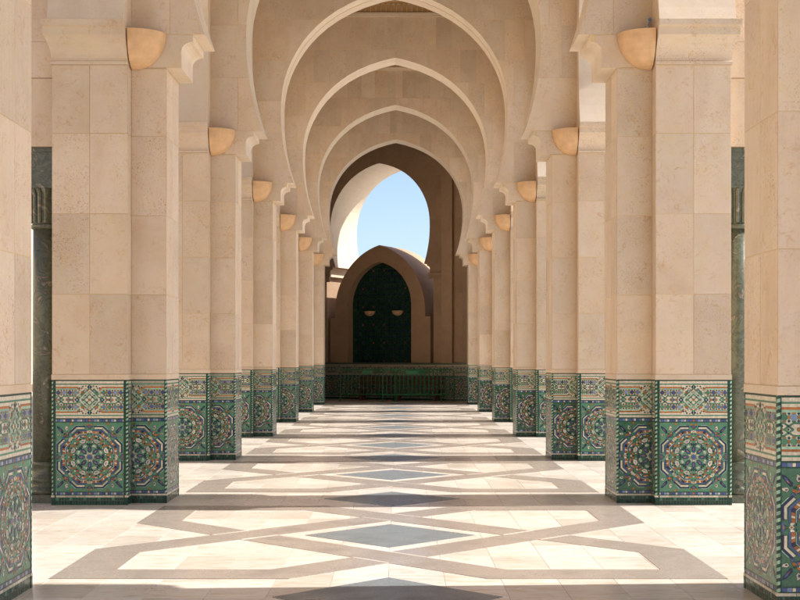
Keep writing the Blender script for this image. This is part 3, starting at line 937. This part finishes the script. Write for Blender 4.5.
# ------------------------------------------------------------------ bowl sconces in the corners over the impost
def sconce_mesh(s, ra=.375, rb=.30, h=.40):
    """eighth of an ellipsoid: x away from the wall corner (times s), y towards -y, hanging down from z=0"""
    mb = MB(); na, nb = 10, 8
    def pt(i, j):
        th = R(90)*i/na; ph = R(90)*j/nb
        rr = math.cos(ph)**.92
        return (s*ra*rr*math.cos(th), -rb*rr*math.sin(th), -h*math.sin(ph)**1.0)
    for i in range(na):
        for j in range(nb):
            q = [pt(i,j), pt(i+1,j), pt(i+1,j+1), pt(i,j+1)]
            mb.poly(q if s < 0 else q[::-1])
    # hollow top, sunk under a rim
    def tp(i, k, z): th = R(90)*i/na; return (s*ra*k*math.cos(th), -rb*k*math.sin(th), z)
    for i in range(na):
        q = [tp(i,1,0), tp(i+1,1,0), tp(i+1,.9,0), tp(i,.9,0)]; mb.poly(q[::-1] if s < 0 else q)
        q = [tp(i,.9,0), tp(i+1,.9,0), tp(i+1,.8,-.08), tp(i,.8,-.08)]; mb.poly(q[::-1] if s < 0 else q)
        q = [tp(i,.8,-.08), tp(i+1,.8,-.08), (0,0,-.08)]; mb.poly(q[::-1] if s < 0 else q)
    # flat backs
    mb.poly([(0,0,0)] + [pt(0,j) for j in range(nb+1)]); mb.poly([(0,0,0)] + [pt(na,j) for j in range(nb+1)])
    me_ = mb.me('bowl', TERRA)
    me_.polygons.foreach_set('use_smooth', [k < na*nb for k in range(len(me_.polygons))])
    return me_
for side in (-1, 1):
    s = -side
    bowl = sconce_mesh(s)
    for n in range(2, 8):
        o = thing('wall_sconce', 'terracotta quarter-bowl wall light on the %s %s-hand pier' % (ORD[n], SIDE[side]), 'wall light',
                  (side*(XS-.014), CY(n)-PH-.006, 5.20), 0, 'terracotta corner lights')
        obj('bowl', bowl, o)
        if side > 0 and n == 2:
            m2 = MB(); m2.tube([(s*.05,-.05,-.07),(s*.05,-.05,.06),(s*.04,-.08,.12)], .028, 8)
            m2.tube([(s*.04,-.08,.12),(s*.035,-.11,.135)], .022, 8); obj('lamp_holder', m2.me('lamp_holder', BULB), o)
            if side > 0 and n == 2:
                m2 = MB(); m2.tube([(s*.035,-.11,.135),(s*.034,-.125,.14)], .018, 10); obj('lens', m2.me('lens', BLUECAP), o)

# ------------------------------------------------------------------ green marble columns on the outer side
def column(x, y, label):
    root = thing('marble_column', label, 'column', (x, y, 0), 0, 'dark green marble columns')
    m2 = MB(); m2.box(-.225,.225,-.225,.225,0,.09); obj('plinth', m2.me('plinth', GMARBLE), root)
    m2 = MB(); m2.lathe([(a*.83, b) for a, b in [(.262,.09),(.27,.12),(.262,.15),(.235,.165),(.215,.20),(.228,.23),(.24,.25),(.228,.275),(.205,.29),(.195,.40),(.205,.41),(.205,.44),(.19,.455)]], 28)
    obj('base', m2.me('base', GMARBLE, True), root)
    m2 = MB(); m2.lathe([(a*.83, b) for a, b in [(.185,.455),(.185,1.9),(.1835,1.905),(.185,1.91),(.178,3.05)]], 28); obj('shaft', m2.me('shaft', GMARBLE, True), root)
    m2 = MB(); m2.lathe([(a*.83, b) for a, b in [(.182,3.05),(.212,3.065),(.212,3.095),(.185,3.11)]], 28); obj('necking', m2.me('necking', GMARBLE, True), root)
    m2 = MB()
    m2.lathe([(a*.83, b) for a, b in [(.175,3.11),(.180,3.45),(.215,3.50),(.225,3.52)]], 28)
    for k in range(14):
        t = 2*math.pi*k/14
        m2.tube([(.154*math.cos(t), .154*math.sin(t), 3.12), (.158*math.cos(t), .158*math.sin(t), 3.42), (.185*math.cos(t), .185*math.sin(t), 3.50)], .022, 6)
    obj('capital', m2.me('capital', GMARBLE), root)
    m2 = MB(); m2.box(-.185,.185,-.185,.185,3.525,3.90); m2.box(-.20,.20,-.20,.20,3.90,3.945); m2.box(-.20,.20,-.20,.20,3.50,3.525)
    obj('abacus', m2.me('abacus', GMARBLE), root)
for side in (-1, 1):
    for n in (1, 2, 3):
        lab = {1: 'green marble column hidden outside the cropped %s pier', 2: 'slim green marble column at the %s edge, behind the cropped pier', 3: 'green marble column on the outer side of the third %s pier'}[n] % SIDE[side]
        column(side*3.885, CY(n)-.20, lab)

# ------------------------------------------------------------------ end vestibule and the turned gate
for side in (-1, 1):
    y1 = 52.6 if side < 0 else 49.3
    m2 = MB(); xa, xb = sorted((side*XS, side*XO)); m2.box(xa, xb, CY(7)+BH+.0, y1, 0, ZROOF)  # unseen wall added to block light from the gate, dark to cut bounce
    o = thing('vestibule_shade_wall', 'unseen dark wall added to keep light off the gate on the %s side' % SIDE[side], 'wall', (0,0,0))
    obj('wall_body', m2.me('wall_body', CEIL), o)
    # half wall over the last pier up to the ceiling
    m2 = MB(); m2.box(xa+.002, xb-.002, CY(7)+.001, CY(7)+BH-.002, 5.27, ZROOF); obj('pier_head', m2.me('pier_head', STONE), o)

TH_G = R(28.0)
gate = thing('gate_wall', 'tall shaded stone gate with a pointed opening to the sky', 'gate', (-.67, 50.5, 0), -TH_G)
GL = 2.1
GPROF = arch_poly(scale=.945)
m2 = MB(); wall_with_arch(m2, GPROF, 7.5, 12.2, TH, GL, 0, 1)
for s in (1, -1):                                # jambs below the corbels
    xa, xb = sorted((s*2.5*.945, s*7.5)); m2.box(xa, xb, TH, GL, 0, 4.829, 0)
obj('wall_body', m2.me('wall_body', [SHADED_STONE, SOFFIT]), gate)
clad_arch_wall(gate, GPROF, 4.1, [4.829,5.20,6.036,6.872,7.708,8.544,9.38,10.2,11.0], TH, mat=SHADED_STONE)
for s in (1, -1):
    for z0, z1 in zip(ROWS, ROWS[1:]):
        x = 2.3625
        while x < 4.0:
            xa = x if s > 0 else -x-.41
            put_slab(gate, .41, z1-z0, (xa, TH, z0), 0, mat=SHADED_STONE); x += .41
    m2 = MB()                                     # tall pilaster and impost beside the opening
    xa, xb = sorted((s*2.78, s*3.22)); m2.box(xa, xb, -.16, TH, 1.42, 10.9); obj('pilaster', m2.me('pilaster', SHADED_STONE), gate)
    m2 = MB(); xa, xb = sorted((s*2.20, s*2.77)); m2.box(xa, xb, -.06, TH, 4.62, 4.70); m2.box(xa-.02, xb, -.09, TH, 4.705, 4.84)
    obj('impost', m2.me('impost', SHADED_STONE), gate)
# fountain block in the opening
fb = thing('fountain_niche', 'low arched stone block with a dark mosaic recess inside the gate', 'fountain', (-.67, 50.5, 0), -TH_G)
def parch(half, zs, c, n=16):
    r = half + c; tm = math.acos(c/r)
    return [(r*math.cos(tm*k/n)-c, zs + r*math.sin(tm*k/n)) for k in range(n)] + [(0.0, zs + math.sqrt(r*r-c*c))]
EX = parch(2.0, 3.4, .69); NI = parch(1.40, 3.67, .296)
def zat(pts, z):
    for (xa, za), (xb, zb) in zip(pts, pts[1:]):
        if za <= z <= zb: return xa + (xb-xa)*(z-za)/(zb-za)
    return pts[0][0] if z < pts[0][1] else 0.0
m2 = MB(); Y0, Y1, YN = .02, GL-.02, .40
ext = [(2.22, 0.0), (2.22, 3.2), (2.0, 3.2)] + EX
nic = [(1.40, 1.38)] + NI
zz = sorted(set([1.38, 3.2] + [z for _, z in EX if z > 1.38] + [z for _, z in NI]))
def exx(z, up): return 2.22 if (z < 3.2 or (z == 3.2 and not up)) else zat([(2.0, 3.2)]+EX, z)
for s in (1, -1):
    for za, zb in zip(zz, zz[1:]):
        q = [(s*zat(nic, za), Y0, za), (s*exx(za, True), Y0, za), (s*exx(zb, False), Y0, zb), (s*zat(nic, zb), Y0, zb)]
        m2.poly(q if s > 0 else q[::-1], 0)
    for (xa, za), (xb, zb) in zip(ext, ext[1:]):
        q = [(s*xa,Y0,za),(s*xa,Y1,za),(s*xb,Y1,zb),(s*xb,Y0,zb)]; m2.poly(q if s > 0 else q[::-1], 1)
    for (xa, za), (xb, zb) in zip(nic, nic[1:]):
        q = [(s*xa,Y0,za),(s*xb,Y0,zb),(s*xb,YN,zb),(s*xa,YN,za)]; m2.poly(q if s > 0 else q[::-1], 0)
    for (xa, za), (xb, zb) in zip(ext, ext[1:]):
        if abs(zb-za) > 1e-6:
            q = [(0,Y1,za),(s*xa,Y1,za),(s*xb,Y1,zb),(0,Y1,zb)]; m2.poly(q[::-1] if s > 0 else q, 0)
m2.poly([(-1.40,Y0,1.38),(1.40,Y0,1.38),(1.40,YN,1.38),(-1.40,YN,1.38)], 0)
m2.poly([(-2.22,Y0,0),(2.22,Y0,0),(2.22,Y0,1.38),(-2.22,Y0,1.38)], 0)
obj('block_body', m2.me('block_body', [SHADED_STONE, SHADED_STONE]), fb)
# mosaic in the recess: star lattice
m2 = MB()
for s in (1, -1):
    for (xa, za), (xb, zb) in zip(nic, nic[1:]):
        q = [(0,YN,za),(s*xa,YN,za),(s*xb,YN,zb),(0,YN,zb)]; m2.poly(q if s > 0 else q[::-1], DGREEN)
st = .235
iz = 0
z = 1.50
while z < 5.2:
    x = -1.4 + (st/2 if iz % 2 else 0)
    while x < 1.4:
        lim = zat(nic, z+.09)
        if abs(x)+.10 < lim:
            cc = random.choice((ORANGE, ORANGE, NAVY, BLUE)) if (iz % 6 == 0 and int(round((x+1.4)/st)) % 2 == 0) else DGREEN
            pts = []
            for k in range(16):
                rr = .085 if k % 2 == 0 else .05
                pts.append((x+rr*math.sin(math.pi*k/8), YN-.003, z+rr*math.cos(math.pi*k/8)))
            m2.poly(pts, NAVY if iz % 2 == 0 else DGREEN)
            m2.poly([(x+.034*math.sin(math.pi*k/4), YN-.005, z+.034*math.cos(math.pi*k/4)) for k in range(8)], cc)
            for dx in (-.5, .5):
                m2.poly([(x+dx*st*.5-.012, YN-.003, z+st*.25), (x+dx*st*.5, YN-.003, z+st*.25-.02), (x+dx*st*.5+.012, YN-.003, z+st*.25), (x+dx*st*.5, YN-.003, z+st*.25+.02)], GREEN)
        x += st
    z += st*.5*1.0; iz += 1
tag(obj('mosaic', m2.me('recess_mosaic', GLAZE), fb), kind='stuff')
# dado across the end wall
gd = thing('mosaic_dado', 'dark green mosaic dado running across the foot of the end gate', 'dado', (-.67, 50.5, 0), -TH_G)
m2 = MB(); m2.box(-3.6, 4.4, -.12, Y0-.004, 0, 1.37); m2.box(-3.6, 4.4, -.145, Y0-.006, 1.371, 1.43)
obj('backing', m2.me('backing', [GLAZE[GROUT]]), gd)
x = -3.5
while x < 4.2:
    tag(obj('mosaic', MOS_FULL, gd, (x, -.121, 0)), kind='stuff'); x += .706
for k, u in enumerate((-.62, .62)):
    m2 = MB(); n_ = 12; prev = None
    for j in range(7):
        ph = R(90)*j/6; rr = .235*math.cos(ph); zz_ = -.20*math.sin(ph)
        ring = [(rr*math.cos(R(180)*i/n_), -.95*rr*math.sin(R(180)*i/n_), zz_) for i in range(n_+1)]
        if prev:
            for i in range(n_): m2.poly([prev[i+1], prev[i], ring[i], ring[i+1]])
        else: m2.poly(ring[::-1])
        prev = ring
    p = Vector((-.67, 50.5, 0)) + Vector((math.cos(TH_G)*u + math.sin(TH_G)*(YN-.01), -math.sin(TH_G)*u + math.cos(TH_G)*(YN-.01), 3.45))
    o = obj('niche_sconce', m2.me('niche_sconce', TERRA, True), None, p, -TH_G)
    tag(o, 'small terracotta half-bowl light, the %s of two in the gate recess' % ('left', 'right')[k], 'wall light', 'lights in the gate recess')

# ------------------------------------------------------------------ crowd barriers, bench
def barrier(x0, y0, x1, y1, label, plate_u, nb=14):
    d = Vector((x1-x0, y1-y0, 0)); L = d.length; ang = math.atan2(d.y, d.x)
    root = thing('crowd_barrier', label, 'barrier', (x0, y0, 0), ang, 'green steel barriers before the gate')
    zt, zb, r = 1.18, .26, .021
    m2 = MB(); c = .12
    path = [(0,0,.02), (0,0,zt-c)] + [(c-c*math.cos(R(90)*k/5), 0, zt-c+c*math.sin(R(90)*k/5)) for k in range(1, 6)]
    path += [(L-c+c*math.sin(R(90)*k/5), 0, zt-c+c*math.cos(R(90)*k/5)) for k in range(0, 6)] + [(L,0,.02)]
    m2.tube(path, r, 8); obj('frame', m2.me('frame', BARRIER, True), root)
    m2 = MB(); m2.tube([(0,0,zb),(L,0,zb)], r*.9, 8); obj('bottom_rail', m2.me('bottom_rail', BARRIER), root)
    m2 = MB(); m2.tube([(0,0,zb),(0,0,zt-.01)], .0135, 6); bar = m2.me('bar', BARRIER)
    for k in range(1, nb): obj('bar', bar, root, (L*k/nb, 0, 0))
    for x in (0, L):
        m2 = MB(); m2.box(x-.022, x+.022, -.24, .24, 0, .022); m2.tube([(x,-.2,.02),(x,0,.2)], .012, 6); obj('foot', m2.me('foot', BARRIER), root)
    m2 = MB(); m2.box(L*plate_u[0], L*plate_u[1], -.026, -.018, zt-.17, zt-.035); obj('plate', m2.me('plate', BARRIER), root)
barrier(-.49, 47.55, 1.65, 47.55, 'bright green steel crowd barrier standing in front of the others', (.40, .60))
barrier(-2.08, 48.45, -.05, 48.30, 'green steel barrier on the left, partly behind the front one', (.40, .59))
barrier(.02, 48.35, 2.14, 48.10, 'green steel barrier behind the front one, reaching towards the right pier', (.30, .52))
bench = thing('bench', 'dark wooden bench low against the mosaic behind the barriers', 'bench', (.1, 49.35, 0), -R(20))
for k in range(3):
    m2 = MB(); m2.box(-1.7, 1.7, -.25+.17*k, -.25+.17*k+.14, .40, .45); obj('slat', m2.me('slat', DARKWOOD), bench)
for x in (-1.5, 0, 1.5):
    m2 = MB(); m2.box(x-.04, x+.04, -.22, -.14, 0, .398); m2.box(x-.04, x+.04, .10, .18, 0, .398); m2.box(x-.03, x+.03, -.14, .10, .18, .24); obj('leg', m2.me('leg', DARKWOOD), bench)
for z in (.60, .78):
    m2 = MB(); m2.box(-1.7, 1.7, .25, .29, z, z+.12); obj('back_slat', m2.me('back_slat', DARKWOOD), bench)
for x in (-1.5, 1.5):
    m2 = MB(); m2.box(x-.03, x+.03, .29, .34, 0, .92); obj('post', m2.me('post', DARKWOOD), bench)

# ------------------------------------------------------------------ far wall across the plaza on the left
fw = thing('far_wall', 'distant pale sunlit wall glimpsed past the left marble column', 'wall', (-22.0, 0, 0))
m2 = MB(); D0 = 80.6
m2.box(-1.2, 0, -30, D0, 0, 13.0); m2.box(-1.2, 0, D0+2.0, 150, 0, 13.0); m2.box(-1.2, 0, D0, D0+2.0, 4.7, 13.0)
obj('wall_body', m2.me('wall_body', FARWALL), fw)
m2 = MB(); m2.box(-1.25, .25, -30, 150, 13.003, 13.5); m2.box(-1.25, .12, -30, 150, 12.4, 12.6); obj('cornice', m2.me('cornice', FARWALL), fw)
m2 = MB(); m2.box(-.7, -.6, D0, D0+2.0, 0, 4.7); obj('door', m2.me('door', DARKWOOD), fw)
